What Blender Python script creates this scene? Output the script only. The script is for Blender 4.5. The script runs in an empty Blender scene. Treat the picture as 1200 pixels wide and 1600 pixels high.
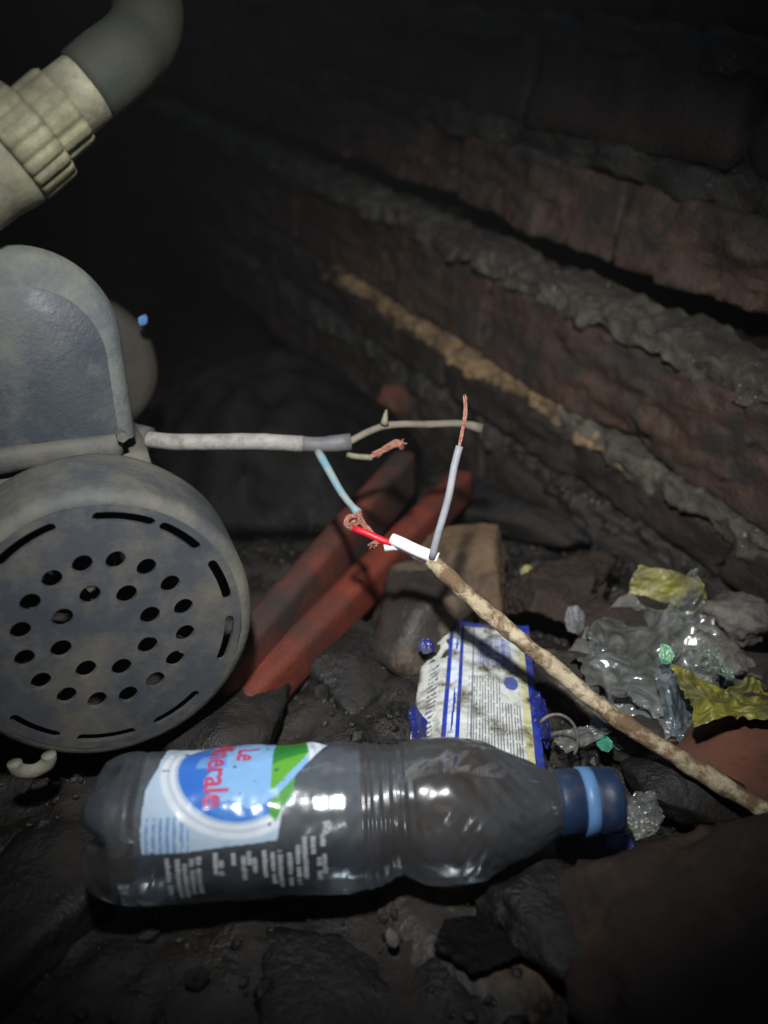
import bpy, bmesh, math, random
from mathutils import Vector, Matrix, noise, geometry

random.seed(11)
R = math.radians
sc = bpy.context.scene
C = sc.collection

# ------------------------------------------------------------------ camera
CAM = Vector((0, 0, .279)); PITCH = R(25); FPX = 1244.0
cam_d = bpy.data.cameras.new('camera'); cam = bpy.data.objects.new('camera', cam_d); C.objects.link(cam)
cam.location = CAM; cam.rotation_euler = (math.pi/2 - PITCH, 0, 0)
cam_d.sensor_fit = 'VERTICAL'; cam_d.sensor_height = 36; cam_d.lens = 36*FPX/1600
cam_d.clip_start = .01; cam_d.clip_end = 50
cam_d.dof.use_dof = True; cam_d.dof.focus_distance = .385; cam_d.dof.aperture_fstop = 4.6
sc.camera = cam

# ------------------------------------------------------------------ sky (night-dark pit) and the torch
w = bpy.data.worlds.new('World'); sc.world = w; w.use_nodes = True
nt = w.node_tree; bg = nt.nodes['Background']
sky = nt.nodes.new('ShaderNodeTexSky'); sky.sky_type = 'NISHITA'; sky.sun_disc = False
sky.sun_elevation = R(12); sky.sun_rotation = R(200)
nt.links.new(sky.outputs[0], bg.inputs[0]); bg.inputs[1].default_value = .10

TORCH = Vector((-.02, .06, .43)); AIM = Vector((-.005, .48, .06))
sp = bpy.data.lights.new('torch', 'SPOT'); so = bpy.data.objects.new('torch', sp); C.objects.link(so)
sp.energy = 17.0; sp.color = (1.0, .98, .95); sp.spot_size = R(74); sp.spot_blend = 1.0; sp.shadow_soft_size = .014
so.location = TORCH; so.rotation_euler = (AIM - TORCH).to_track_quat('-Z', 'Y').to_euler()

vs = sc.view_settings; vs.view_transform = 'Standard'; vs.look = 'None'; vs.exposure = 0; vs.gamma = 1
vs.use_curve_mapping = False

# ------------------------------------------------------------------ helpers
FW = Vector((0, math.cos(PITCH), -math.sin(PITCH))); UP = Vector((0, math.sin(PITCH), math.cos(PITCH)))
def ray(x, y): return FW + Vector((1, 0, 0))*((x-600)/FPX) - UP*((y-800)/FPX)
def G(x, y, z=0):                    # the point of the level z seen at a picture position
    d = ray(x, y); return CAM + d*((z-CAM.z)/d.z)
def D(x, y, dep): return CAM + ray(x, y)*dep

def fbm(p, f, o=4): return noise.fractal(Vector(p)*f, 1.0, 2.1, o)
def nz(p, f): return noise.noise(Vector(p)*f)

def link(name, me, m=None, parent=None, smooth=True):
    o = bpy.data.objects.new(name, me); C.objects.link(o)
    if m: me.materials.append(m)
    if smooth: me.polygons.foreach_set('use_smooth', [True]*len(me.polygons))
    if parent: o.parent = parent
    return o
def mesh(name, v, f, m=None, parent=None, smooth=True):
    me = bpy.data.meshes.new(name); me.from_pydata([tuple(a) for a in v], [], f); me.update()
    return link(name, me, m, parent, smooth)
def frombm(name, bm, m=None, parent=None, smooth=True):
    me = bpy.data.meshes.new(name); bm.to_mesh(me); bm.free(); return link(name, me, m, parent, smooth)
def tag(o, label, cat, group=None, kind=None):
    o['label'] = label; o['category'] = cat
    if group: o['group'] = group
    if kind: o['kind'] = kind
    return o
def empty(name, loc=(0, 0, 0), mat=None):
    o = bpy.data.objects.new(name, None); C.objects.link(o); o.empty_display_size = .02
    if mat is not None: o.matrix_world = mat
    else: o.location = loc
    return o

def srgb(*c): return tuple((x/255/12.92 if x/255 <= .04045 else ((x/255+.055)/1.055)**2.4) for x in c)

def mat(name, c1, c2=None, scale=40, rough=.7, rough2=None, dust=None, dust_scale=25, dust_amt=.5, dust_w=.12,
        bump=.3, bump_scale=300, spec=.4, alpha=None, metal=0, stretch=None, gloss=.1, coat=0, coat_rough=.25, speck=0, speck_col=(.30, .27, .21)):
    """two-tone noise colour, a dust/dirt layer with its own outline, fine relief, uneven gloss"""
    m = bpy.data.materials.new(name); m.use_nodes = True; n = m.node_tree.nodes; l = m.node_tree.links
    b = n['Principled BSDF']; out = n['Material Output']
    tc = n.new('ShaderNodeTexCoord'); co = tc.outputs['Object']
    if stretch:
        mp = n.new('ShaderNodeMapping'); mp.inputs['Scale'].default_value = stretch; l.new(co, mp.inputs[0]); co = mp.outputs[0]
    def tex(s, det=6, ro=.6):
        t = n.new('ShaderNodeTexNoise'); t.inputs['Scale'].default_value = s; t.inputs['Detail'].default_value = det
        t.inputs['Roughness'].default_value = ro; l.new(co, t.inputs['Vector']); return t.outputs['Fac']
    def ramp(src, a, bb):
        r = n.new('ShaderNodeMapRange'); r.inputs[1].default_value = a; r.inputs[2].default_value = bb; r.clamp = True
        l.new(src, r.inputs[0]); return r.outputs[0]
    def mix(fac, a, bb):
        x = n.new('ShaderNodeMix'); x.data_type = 'RGBA'; l.new(fac, x.inputs[0])
        for s, v in ((6, a), (7, bb)):
            if isinstance(v, tuple): x.inputs[s].default_value = (*v, 1)
            else: l.new(v, x.inputs[s])
        return x.outputs[2]
    col = mix(ramp(tex(scale), .35, .65), c1, c2 or tuple(v*.6 for v in c1))
    rf = ramp(tex(scale*1.7), .3, .7)
    rr = n.new('ShaderNodeMapRange'); rr.inputs[3].default_value = rough; rr.inputs[4].default_value = rough2 if rough2 is not None else min(1, rough+.15)
    l.new(rf, rr.inputs[0]); rgh = rr.outputs[0]
    if dust:
        df = ramp(tex(dust_scale, 8, .7), 1-dust_amt-dust_w, 1-dust_amt+dust_w)
        col = mix(df, col, dust)
        x = n.new('ShaderNodeMix'); l.new(df, x.inputs[0]); l.new(rgh, x.inputs[2]); x.inputs[3].default_value = .9; rgh = x.outputs[0]
    if speck:                                           # pale gritty specks in the colour, painted for wet glints
        sf = n.new('ShaderNodeMath'); sf.operation = 'MULTIPLY'
        l.new(ramp(tex(420, 2, .5), .66-speck, .70-speck), sf.inputs[0]); l.new(ramp(tex(45, 4, .7), .48, .62), sf.inputs[1])
        col = mix(sf.outputs[0], col, speck_col)
    l.new(col, b.inputs['Base Color']); l.new(rgh, b.inputs['Roughness'])
    b.inputs['Specular IOR Level'].default_value = spec; b.inputs['Metallic'].default_value = metal
    if coat:
        b.inputs['Coat Weight'].default_value = coat; b.inputs['Coat Roughness'].default_value = coat_rough
    if bump:
        bp = n.new('ShaderNodeBump'); bp.inputs['Strength'].default_value = bump; bp.inputs['Distance'].default_value = .002
        l.new(tex(bump_scale, 5, .65), bp.inputs['Height']); l.new(bp.outputs[0], b.inputs['Normal'])
        if coat: l.new(bp.outputs[0], b.inputs['Coat Normal'])
    if alpha is not None:
        tr = n.new('ShaderNodeBsdfTransparent'); tr.inputs[0].default_value = (.93, .95, .96, 1)
        ms = n.new('ShaderNodeMixShader'); af = ramp(tex(dust_scale*.8, 6, .6), .3, .7)
        r2 = n.new('ShaderNodeMapRange'); r2.inputs[3].default_value = alpha[0]; r2.inputs[4].default_value = alpha[1]
        l.new(af, r2.inputs[0]); l.new(r2.outputs[0], ms.inputs[0])
        l.new(tr.outputs[0], ms.inputs[1]); l.new(b.outputs[0], ms.inputs[2])
        gl = n.new('ShaderNodeBsdfGlossy'); gl.inputs['Roughness'].default_value = gloss; gl.inputs[0].default_value = (.9, .95, 1, 1)
        lw = n.new('ShaderNodeFresnel'); lw.inputs[0].default_value = 1.5
        if bump: l.new(bp.outputs[0], gl.inputs['Normal']); l.new(bp.outputs[0], lw.inputs['Normal'])
        m3 = n.new('ShaderNodeMixShader'); l.new(lw.outputs[0], m3.inputs[0]); l.new(ms.outputs[0], m3.inputs[1]); l.new(gl.outputs[0], m3.inputs[2])
        l.new(m3.outputs[0], out.inputs[0])
    return m

def print_mat(name, rough=.3, dirt=(.05, .04, .03), dirt_amt=.35, bump=.2, bump_scale=150, coat=.3, coat_rough=.12):
    m = mat(name, (.5, .5, .5), scale=60, rough=rough, rough2=rough+.15, bump=bump, bump_scale=bump_scale, coat=coat, coat_rough=coat_rough)
    n = m.node_tree.nodes; l = m.node_tree.links; b = n['Principled BSDF']
    at = n.new('ShaderNodeVertexColor'); at.layer_name = 'print'
    tc = n.new('ShaderNodeTexCoord'); t = n.new('ShaderNodeTexNoise'); t.inputs['Scale'].default_value = 55; t.inputs['Detail'].default_value = 8
    t.inputs['Roughness'].default_value = .7; l.new(tc.outputs['Object'], t.inputs['Vector'])
    r = n.new('ShaderNodeMapRange'); r.inputs[1].default_value = 1-dirt_amt-.06; r.inputs[2].default_value = 1-dirt_amt+.1; l.new(t.outputs['Fac'], r.inputs[0])
    x = n.new('ShaderNodeMix'); x.data_type = 'RGBA'; l.new(r.outputs[0], x.inputs[0]); l.new(at.outputs[0], x.inputs[6]); x.inputs[7].default_value = (*dirt, 1)
    l.new(x.outputs[2], b.inputs['Base Color']); return m

# ------------------------------------------------------------------ shape builders
def tube(pts, rad, sides=12, step=.004, rough=0, seed=0, flat=None, cap=True):
    """a swept tube through pts (Catmull-Rom), radius may be a function of 0..1; returns verts, faces"""
    P = [Vector(p) for p in pts]; P = [P[0]*2-P[1]] + P + [P[-1]*2-P[-2]]
    path = []
    for i in range(1, len(P)-2):
        a, b, c, d = P[i-1:i+3]; n = max(2, int((c-b).length/step))
        for k in range(n):
            t = k/n
            path.append(.5*((2*b)+(c-a)*t+(2*a-5*b+4*c-d)*t*t+(3*b-a-3*c+d)*t**3))
    path.append(P[-2])
    v, f = [], []; t0 = (path[1]-path[0]).normalized(); nrm = t0.orthogonal().normalized()
    for i, p in enumerate(path):
        t = (path[min(i+1, len(path)-1)]-path[max(i-1, 0)]).normalized()
        nrm = (nrm - t*nrm.dot(t)).normalized(); bi = t.cross(nrm)
        s = i/(len(path)-1); r = rad(s) if callable(rad) else rad
        for k in range(sides):
            a = 2*math.pi*k/sides; q = nrm*math.cos(a)+bi*math.sin(a)*(flat or 1)
            rr = r*(1+rough*nz(p+q*r+Vector((seed, 0, 0)), 160)) if rough else r
            v.append(p+q*rr)
    m = len(path)
    for i in range(m-1):
        for k in range(sides):
            k2 = (k+1) % sides; f.append((i*sides+k, i*sides+k2, (i+1)*sides+k2, (i+1)*sides+k))
    if cap: f.append(tuple(reversed(range(sides)))); f.append(tuple((m-1)*sides+k for k in range(sides)))
    return v, f

def lathe(prof, sides=64, axis='Y', mod=None):
    """prof: (along, radius); turned about the local axis; mod(along, r, angle) may reshape the radius"""
    v, f = [], []
    for (y, r) in prof:
        for k in range(sides):
            a = 2*math.pi*k/sides; q = mod(y, r, a) if mod else r
            v.append((q*math.cos(a), y, q*math.sin(a)) if axis == 'Y' else (y, -q*math.cos(a), q*math.sin(a)))
    for i in range(len(prof)-1):
        for k in range(sides):
            k2 = (k+1) % sides
            f.append((i*sides+k, (i+1)*sides+k, (i+1)*sides+k2, i*sides+k2))
    return v, f

def boxgrid(sx, sy, sz, cell, disp=None, rnd=0.0):
    """a box of small quads with worn corners; disp(p) gives an offset along the outward direction"""
    bm = bmesh.new(); n = [max(2, min(120, int(s/cell))) for s in (sx, sy, sz)]; S = (sx, sy, sz); key = {}
    def vert(i, j, k):
        q = (i, j, k)
        if q not in key: key[q] = bm.verts.new([(-.5+a/b)*s for a, b, s in zip(q, n, S)])
        return key[q]
    for ax in range(3):
        a, b = [x for x in range(3) if x != ax]
        for side in (0, n[ax]):
            for i in range(n[a]):
                for j in range(n[b]):
                    qs = []
                    for (di, dj) in ((0, 0), (1, 0), (1, 1), (0, 1)):
                        q = [0, 0, 0]; q[ax] = side; q[a] = i+di; q[b] = j+dj; qs.append(vert(*q))
                    flip = (side == 0) ^ (ax == 1)
                    bm.faces.new(qs[::-1] if flip else qs)
    h = Vector(S)/2
    for v in bm.verts:
        p = v.co.copy()
        if rnd:
            inn = Vector([max(-h[i]+rnd, min(h[i]-rnd, p[i])) for i in range(3)]); d = p-inn
            if d.length > 1e-9: p = inn + d.normalized()*min(d.length, rnd)
        nn = (v.co.copy().normalized())
        if disp: p = p + nn*disp(p)
        v.co = p
    return bm

def rock(size, seed, planes=11, sub=4, amp=.06, soft=.03):
    rng = random.Random(seed); bm = bmesh.new(); bmesh.ops.create_icosphere(bm, subdivisions=sub, radius=1)
    pl = []
    for i in range(planes+5):
        d = Vector((rng.gauss(0, 1), rng.gauss(0, 1), rng.gauss(0, 1))).normalized(); pl.append((d, rng.uniform(.50, .74)))
    pl += [(Vector((0, 0, -1)), .6), (Vector((0, 0, 1)), .62)]
    for v in bm.verts:
        d = v.co.normalized(); r = 1.0
        for (n_, o_) in pl:
            c = d.dot(n_)
            if c > .05: r = min(r, o_/c)
        p = d*(r*(1-soft)+soft*.7)
        sd = Vector((seed*3.1, 0, 0))
        p *= 1 + amp*noise.fractal(p*2.2+sd, 1, 2, 5) + amp*.6*noise.fractal(p*8+sd, .8, 2, 4)
        v.co = Vector((p.x*size[0], p.y*size[1], p.z*size[2]))*.70
    return bm

def crumple(sx, sy, n, seed, amp, folds=9, outline=.25, bend=0):
    """a crumpled film: a small-quad sheet creased along random lines with a torn, cornered outline"""
    rng = random.Random(seed); v, f = [], []
    lines = []
    for _ in range(folds):
        a = rng.uniform(0, math.pi); lines.append((math.cos(a), math.sin(a), rng.uniform(-.8, .8), rng.choice((-1, 1))*rng.uniform(.3, 1)))
    nc = rng.randint(6, 9); cor = [rng.uniform(1-outline*1.6, 1+outline*.6) for _ in range(nc)]; ph = rng.uniform(0, 6)
    sd = Vector((seed*1.9, 0, 0))
    for j in range(n+1):
        for i in range(n+1):
            x, y = i/n*2-1, j/n*2-1
            dx, dy = x*math.sqrt(1-y*y/2), y*math.sqrt(1-x*x/2); a = math.atan2(dy, dx)+ph; rr = math.hypot(dx, dy)
            t = (a/(2*math.pi) % 1)*nc; c0 = int(t) % nc; c1 = (c0+1) % nc; t -= int(t)
            A_, B_ = cor[c0], cor[c1]; g = math.pi*2/nc         # straight edge between two corners
            k = A_*B_*math.sin(g)/(A_*math.sin(g*t)+B_*math.sin(g*(1-t)))
            k *= 1 + .07*noise.noise(Vector((math.cos(a)*6, math.sin(a)*6, seed)))
            k = 1+(k-1)*rr
            dx *= k; dy *= k; z = 0
            wx = dx+.12*noise.noise(Vector((dx*2.5, dy*2.5, seed))); wy = dy+.12*noise.noise(Vector((dx*2.5, dy*2.5, seed+5.0)))
            for (ca, sa, o_, am) in lines: z += am*abs(wx*ca+wy*sa-o_)
            z = z/math.sqrt(folds)*amp*1.5 + bend*rr*rr + amp*.25*(abs(noise.noise(Vector((wx*5, wy*5, seed+3.0))))-.3)
            v.append((dx*sx/2, dy*sy/2, z))
    zm = sum(p[2] for p in v)/len(v); v = [(p[0], p[1], p[2]-zm) for p in v]
    for j in range(n):
        for i in range(n):
            a = j*(n+1)+i; f.append((a, a+1, a+n+2, a+n+1))
    return v, f

# ------------------------------------------------------------------ materials
M = {}
M['mud'] = mat('wet_mud', (.014, .0118, .010), (.0065, .006, .0056), 22, .18, .8, dust=(.024, .019, .015), dust_scale=35, dust_amt=.42, bump=.9, bump_scale=260, spec=.5, speck=0.0)
M['gravel'] = mat('gravel_grit', (.030, .026, .022), (.011, .0105, .0105), 60, .2, .8, bump=.4, bump_scale=500, spec=.5)
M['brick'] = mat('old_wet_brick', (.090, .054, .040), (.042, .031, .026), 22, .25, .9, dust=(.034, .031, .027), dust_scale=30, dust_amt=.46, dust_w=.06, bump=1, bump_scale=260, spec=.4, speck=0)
M['brick_dark'] = mat('dark_shaded_brick', (.038, .027, .022), (.018, .015, .014), 22, .35, .9, dust=(.034, .031, .027), dust_scale=30, dust_amt=.42, dust_w=.06, bump=1, bump_scale=260, spec=.4, speck=0)  # darker brick; on the upper courses the torch falloff is in its colour
M['golden'] = mat('sandy_mortar', (.34, .225, .115), (.14, .095, .055), 40, .16, .8, dust=(.045, .037, .027), dust_scale=30, dust_amt=.42, bump=.9, bump_scale=420, spec=.5, speck=0.05)
M['pale'] = mat('grey_green_mortar', (.15, .145, .11), (.055, .052, .043), 34, .2, .85, dust=(.030, .024, .020), dust_scale=22, dust_amt=.50, bump=.9, bump_scale=400, spec=.5, speck=0.03)
M['grey_mortar'] = mat('grey_mortar', (.038, .035, .03), (.018, .018, .017), 40, .18, .85, bump=.9, bump_scale=400, spec=.5, speck=0.02)
M['earth'] = mat('dark_earth', (.02, .017, .014), (.012, .011, .01), 12, .8, bump=.6, bump_scale=120, spec=.2)
M['cover'] = mat('grey_blue_enamel', (.034, .040, .051), (.047, .051, .056), 24, .42, .6, dust=(.085, .078, .062), dust_scale=34, dust_amt=.42, bump=.16, bump_scale=420, spec=.4)
M['body'] = mat('dusty_grey_enamel', (.043, .050, .057), (.062, .061, .054), 22, .55, .8, dust=(.105, .102, .084), dust_scale=26, dust_amt=.47, bump=.25, bump_scale=380, spec=.35)
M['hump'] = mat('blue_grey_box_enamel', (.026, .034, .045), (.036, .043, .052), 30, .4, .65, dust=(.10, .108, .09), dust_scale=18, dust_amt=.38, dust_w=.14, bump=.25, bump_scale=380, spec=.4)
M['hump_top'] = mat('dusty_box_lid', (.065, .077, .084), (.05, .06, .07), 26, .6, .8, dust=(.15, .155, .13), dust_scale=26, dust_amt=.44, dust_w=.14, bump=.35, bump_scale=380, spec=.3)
M['casing'] = mat('brown_grey_casing', (.055, .05, .04), (.04, .037, .03), 26, .6, .8, bump=.3, spec=.3)
M['fan'] = mat('dirty_fan_plastic', (.10, .09, .075), (.05, .045, .04), 60, .6, bump=.2)
M['black'] = mat('black_iron', (.02, .02, .02), (.03, .026, .022), 40, .6, bump=.4)
M['pvc'] = mat('cream_pvc', (.20, .195, .115), (.13, .128, .082), 30, .5, .7, dust=(.075, .07, .048), dust_scale=44, dust_amt=.48, dust_w=.12, bump=.35, bump_scale=320, spec=.35)
M['pvc_pale'] = mat('pale_pvc', (.22, .215, .15), (.15, .147, .10), 40, .5, .7, dust=(.10, .095, .07), dust_scale=60, dust_amt=.44, bump=.3, bump_scale=320)
M['pipe'] = mat('grey_green_pipe', (.020, .028, .026), (.030, .031, .023), 16, .6, .8, spec=.2, dust=(.045, .042, .029), dust_scale=24, dust_amt=.42, dust_w=.2, bump=.2, bump_scale=260)
M['foot'] = mat('pale_rubber', (.24, .235, .19), (.16, .155, .13), 70, .6, bump=.3, dust=(.12, .11, .09), dust_scale=90, dust_amt=.38)
M['cable_grey'] = mat('dusty_grey_cable', (.30, .29, .27), (.21, .205, .20), 80, .55, .8, dust=(.13, .115, .095), dust_scale=120, dust_amt=.42, bump=.35, bump_scale=600)
M['sleeve'] = mat('dark_grey_sheath', (.08, .085, .10), (.13, .13, .13), 90, .45, .7, bump=.2, bump_scale=500)
M['olive'] = mat('muddy_core', (.17, .15, .115), (.11, .10, .075), 90, .55, .8, bump=.3, bump_scale=600)
M['blue_core'] = mat('faded_blue_core', (.13, .26, .32), (.25, .27, .25), 90, .5, .7, bump=.2, bump_scale=600)
M['grey_core'] = mat('grey_core', (.30, .32, .36), (.22, .235, .26), 90, .4, .6, bump=.15, bump_scale=600)
M['white_core'] = mat('white_core', (.88, .86, .87), (.8, .77, .77), 90, .4, .6, bump=.15, bump_scale=600)
M['red_core'] = mat('red_core', (.55, .012, .03), (.40, .015, .025), 90, .35, .5, bump=.1, bump_scale=600)
M['copper'] = mat('copper_strands', (.50, .25, .19), (.34, .16, .12), 200, .35, .5, metal=.6, bump=.6, bump_scale=900)
M['cable_dirty'] = mat('muddy_white_sheath', (.50, .43, .30), (.36, .30, .20), 60, .6, .85, dust=(.15, .10, .058), dust_scale=70, dust_amt=.50, dust_w=.05, bump=.8, bump_scale=420, spec=.3)
M['red_bar'] = mat('red_brown_wood', (.17, .037, .021), (.095, .022, .016), 22, .4, .7, dust=(.06, .026, .018), dust_scale=22, dust_amt=.42, bump=.4, bump_scale=260, spec=.35)
M['dark_bar'] = mat('dark_red_wood', (.13, .036, .025), (.05, .02, .017), 22, .45, .8, dust=(.025, .02, .018), dust_scale=24, dust_amt=.46, bump=.4, bump_scale=260)
M['tan'] = mat('tan_stone', (.15, .10, .063), (.10, .069, .046), 22, .75, .95, dust=(.055, .047, .042), dust_scale=22, dust_amt=.40, dust_w=.05, bump=.5, bump_scale=260, spec=.2)
M['greystone'] = mat('grey_wet_stone', (.04, .035, .031), (.021, .019, .018), 24, .25, .75, dust=(.11, .082, .056), dust_scale=26, dust_amt=.43, dust_w=.05, bump=.5, bump_scale=260, spec=.4, speck=0)
M['darkstone'] = mat('dark_wet_stone', (.014, .0135, .0135), (.008, .008, .008), 20, .22, .8, dust=(.024, .02, .017), dust_scale=30, dust_amt=.40, bump=.9, bump_scale=240, spec=.4, speck=0)
M['brownstone'] = mat('brown_stone', (.034, .025, .021), (.023, .018, .016), 16, .75, .95, dust=(.055, .036, .027), dust_scale=30, dust_amt=.44, dust_w=.08, bump=.8, bump_scale=240, spec=.2, speck=0)
M['redstone'] = mat('red_brown_brickbat', (.13, .05, .031), (.085, .036, .024), 26, .6, .9, dust=(.06, .04, .03), dust_scale=30, dust_amt=.42, bump=.5, bump_scale=300, spec=.25)
M['pet'] = mat('dusty_clear_plastic', (.11, .13, .16), (.055, .064, .078), 18, .25, .4, dust=(.038, .031, .026), dust_scale=11, dust_amt=.45, dust_w=.12, bump=.06, bump_scale=110, spec=.5, alpha=(.24, .80), gloss=.22)
M['film'] = mat('milky_film', (.42, .50, .58), (.3, .36, .44), 50, .18, .3, bump=.15, bump_scale=180, spec=.6, alpha=(.05, .15), gloss=.15)
M['cap'] = mat('navy_cap_plastic', (.015, .033, .085), (.012, .026, .066), 40, .35, .55, dust=(.05, .055, .07), dust_scale=60, dust_amt=.38, bump=.1, bump_scale=300)
M['cap_band'] = mat('light_blue_band', (.12, .27, .52), (.09, .21, .42), 60, .35, .5, bump=.08, bump_scale=300)
M['print_label'] = print_mat('printed_paper_label', .22, dirt=(.09, .11, .15), dirt_amt=.33, bump=.14, bump_scale=140, coat=.6)
M['print_pack'] = print_mat('printed_glossy_pouch', .2, dirt=(.09, .075, .05), dirt_amt=.45, bump=.45, bump_scale=230, coat=1.0, coat_rough=.10)
M['lettering'] = mat('red_ink', (.52, .05, .13), (.40, .05, .13), 60, .3, .4, bump=.05, coat=.5)
M['small_print'] = mat('white_ink', (.55, .6, .64), (.34, .37, .40), 60, .4, bump=.05)
M['clear'] = mat('clear_plastic_film', (.50, .53, .51), (.30, .33, .31), 40, .07, .2, bump=.2, bump_scale=160, spec=1.0, gloss=.07, alpha=(.06, .50), dust=(.13, .11, .08), dust_scale=45, dust_amt=.4)
M['clear_blue'] = mat('bluish_plastic_film', (.26, .33, .42), (.18, .22, .28), 40, .08, .2, bump=.25, bump_scale=200, spec=.9, gloss=.07, alpha=(.08, .5))
M['yellow'] = mat('yellow_green_film', (.30, .28, .04), (.15, .155, .03), 40, .12, .3, bump=.5, bump_scale=240, spec=.7, dust=(.05, .042, .022), dust_scale=50, dust_amt=.43, dust_w=.2)
M['green'] = mat('green_plastic', (.10, .30, .16), (.07, .22, .12), 60, .2, .4, bump=.25, bump_scale=240, spec=.6)
M['mint'] = mat('pale_green_film', (.20, .30, .22), (.12, .18, .13), 60, .15, .35, bump=.3, bump_scale=240, spec=.7, alpha=(.55, .9))
M['teal'] = mat('teal_plastic', (.05, .26, .17), (.04, .18, .12), 60, .2, .4, bump=.2, bump_scale=240, spec=.6)
M['blue'] = mat('navy_blue_film', (.016, .026, .20), (.012, .018, .11), 60, .15, .4, bump=.4, bump_scale=240, spec=.7, dust=(.04, .035, .03), dust_scale=70, dust_amt=.38)
M['white'] = mat('white_scrap', (.55, .58, .62), (.4, .42, .45), 60, .3, .5, bump=.2, bump_scale=240)
M['greyscrap'] = mat('grey_scrap', (.12, .125, .14), (.075, .08, .085), 50, .35, .6, bump=.3, bump_scale=260)
M['foam'] = mat('dirty_grey_foam', (.17, .155, .14), (.08, .075, .07), 60, .4, .8, bump=.7, bump_scale=260, spec=.4)
M['sheet'] = mat('black_rubber_sheet', (.007, .007, .0074), (.004, .004, .004), 26, .4, .7, dust=(.012, .010, .009), dust_scale=34, dust_amt=.42, bump=.4, bump_scale=200, spec=.12)

# ------------------------------------------------------------------ the ground of the pit
def gz(x, y):
    p = (x, y, 0)
    z = -.010 + .010*fbm(p, 7, 3) + .006*fbm(p, 24, 4) + .0035*fbm(p, 70, 4)
    d = ((x+.02)/.16)**2 + ((y-.24)/.045)**2           # the hollow the bottle lies in
    z -= .007*math.exp(-d)
    z -= .004*math.exp(-(((x+.085)/.055)**2 + ((y-.36)/.06)**2)**2) + .012*math.exp(-((y-.15)/.05)**2)
    return z
def strip(a, b, fine0, fine1, fine, coarse):
    out = []; x = a
    while x < b:
        out.append(x); x += fine if fine0 <= x < fine1 else coarse
    out.append(b); return out
X = strip(-2.2, 2.2, -.36, .42, .0035, .06); Y = strip(-1.6, 2.6, .08, .95, .0035, .06)
gv = [(x, y, gz(x, y)) for y in Y for x in X]; nx = len(X)
gf = [(j*nx+i, j*nx+i+1, (j+1)*nx+i+1, (j+1)*nx+i) for j in range(len(Y)-1) for i in range(nx-1)]
ground = mesh('ground', gv, gf, M['mud']); ground['kind'] = 'structure'

def earth(name, p0, p1, h):
    a, b = Vector(p0), Vector(p1); n = int((b-a).length/.03); m = int(h/.03); v, f = [], []
    nn = Vector((-(b-a).y, (b-a).x, 0)).normalized()
    for j in range(m+1):
        for i in range(n+1):
            p = a.lerp(b, i/n) + Vector((0, 0, -.1 + j/m*h)); v.append(p + nn*(.05*fbm(p, 3, 4)))
    for j in range(m):
        for i in range(n):
            q = j*(n+1)+i; f.append((q, q+1, q+n+2, q+n+1))
    o = mesh(name, v, f, M['earth']); o['kind'] = 'structure'; return o
earth('earth_bank', (-.9, 1.55, 0), (.9, 1.55, 0), 1.5)
earth('earth_bank', (-.75, -.9, 0), (-.75, 1.7, 0), 1.5)
earth('earth_bank', (-.9, -.7, 0), (.9, -.7, 0), 1.5)

# ------------------------------------------------------------------ the brick wall
wd = Vector((-.50921017, .84600748, .15803904)); wn = Vector((-.85677469, -.51569093, 0)); wu = Vector((.0814993, -.13540385, .98743286))
wb = Vector((.19542861, .54051449, 0))
WM = Matrix.Translation(wb) @ Matrix((wd, wn, wu)).transposed().to_4x4()
wall = empty('brick_wall', mat=WM)
tag(wall, 'old wet brick wall with slanting courses and ragged mortar ledges beside the pit floor', 'wall')
def brick(u0, u1, s0, s1, off, m, seed):
    L, Hh, Dp = u1-u0, s1-s0, .11
    sd = Vector((seed*1.7, seed*.3, 0))
    def disp(p):
        return .0085*noise.fractal(Vector((p.x*12, p.y*26, p.z*34))+sd, .75, 2.1, 5) + .0026*noise.fractal(p*95+sd, .8, 2.1, 3) - .007*max(0, noise.noise(p*11+sd*2)) + .0042*(.5-noise.voronoi(Vector((p.x*38, p.y*55, p.z*70))+sd)[0][0])
    bm = boxgrid(L, Dp, Hh, .0032 if s1 < .26 else .009, disp, rnd=.004)
    o = frombm('brick', bm, m, wall)
    rng = random.Random(seed)
    o.location = ((u0+u1)/2, off-Dp/2+rng.uniform(-.0035, .0035), (s0+s1)/2)
    o.rotation_euler = (rng.uniform(-.03, .03), rng.uniform(-.012, .012), rng.uniform(-.025, .025))
    return o
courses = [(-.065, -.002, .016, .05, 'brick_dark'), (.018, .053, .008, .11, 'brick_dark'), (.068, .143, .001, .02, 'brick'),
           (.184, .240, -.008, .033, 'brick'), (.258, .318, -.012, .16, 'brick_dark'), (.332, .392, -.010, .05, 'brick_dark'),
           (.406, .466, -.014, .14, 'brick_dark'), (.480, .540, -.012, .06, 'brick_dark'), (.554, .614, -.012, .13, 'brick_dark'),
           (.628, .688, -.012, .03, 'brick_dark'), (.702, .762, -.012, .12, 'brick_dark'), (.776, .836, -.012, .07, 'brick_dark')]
BL = .205
k = 0
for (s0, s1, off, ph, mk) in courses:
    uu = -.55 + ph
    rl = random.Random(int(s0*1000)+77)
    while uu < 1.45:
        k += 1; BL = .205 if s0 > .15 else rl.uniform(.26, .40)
        brick(uu+.0015+(.006 if s0 > .15 else 0), uu+BL-.0015, s0, s1, off, M[mk], k); uu += BL
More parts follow.
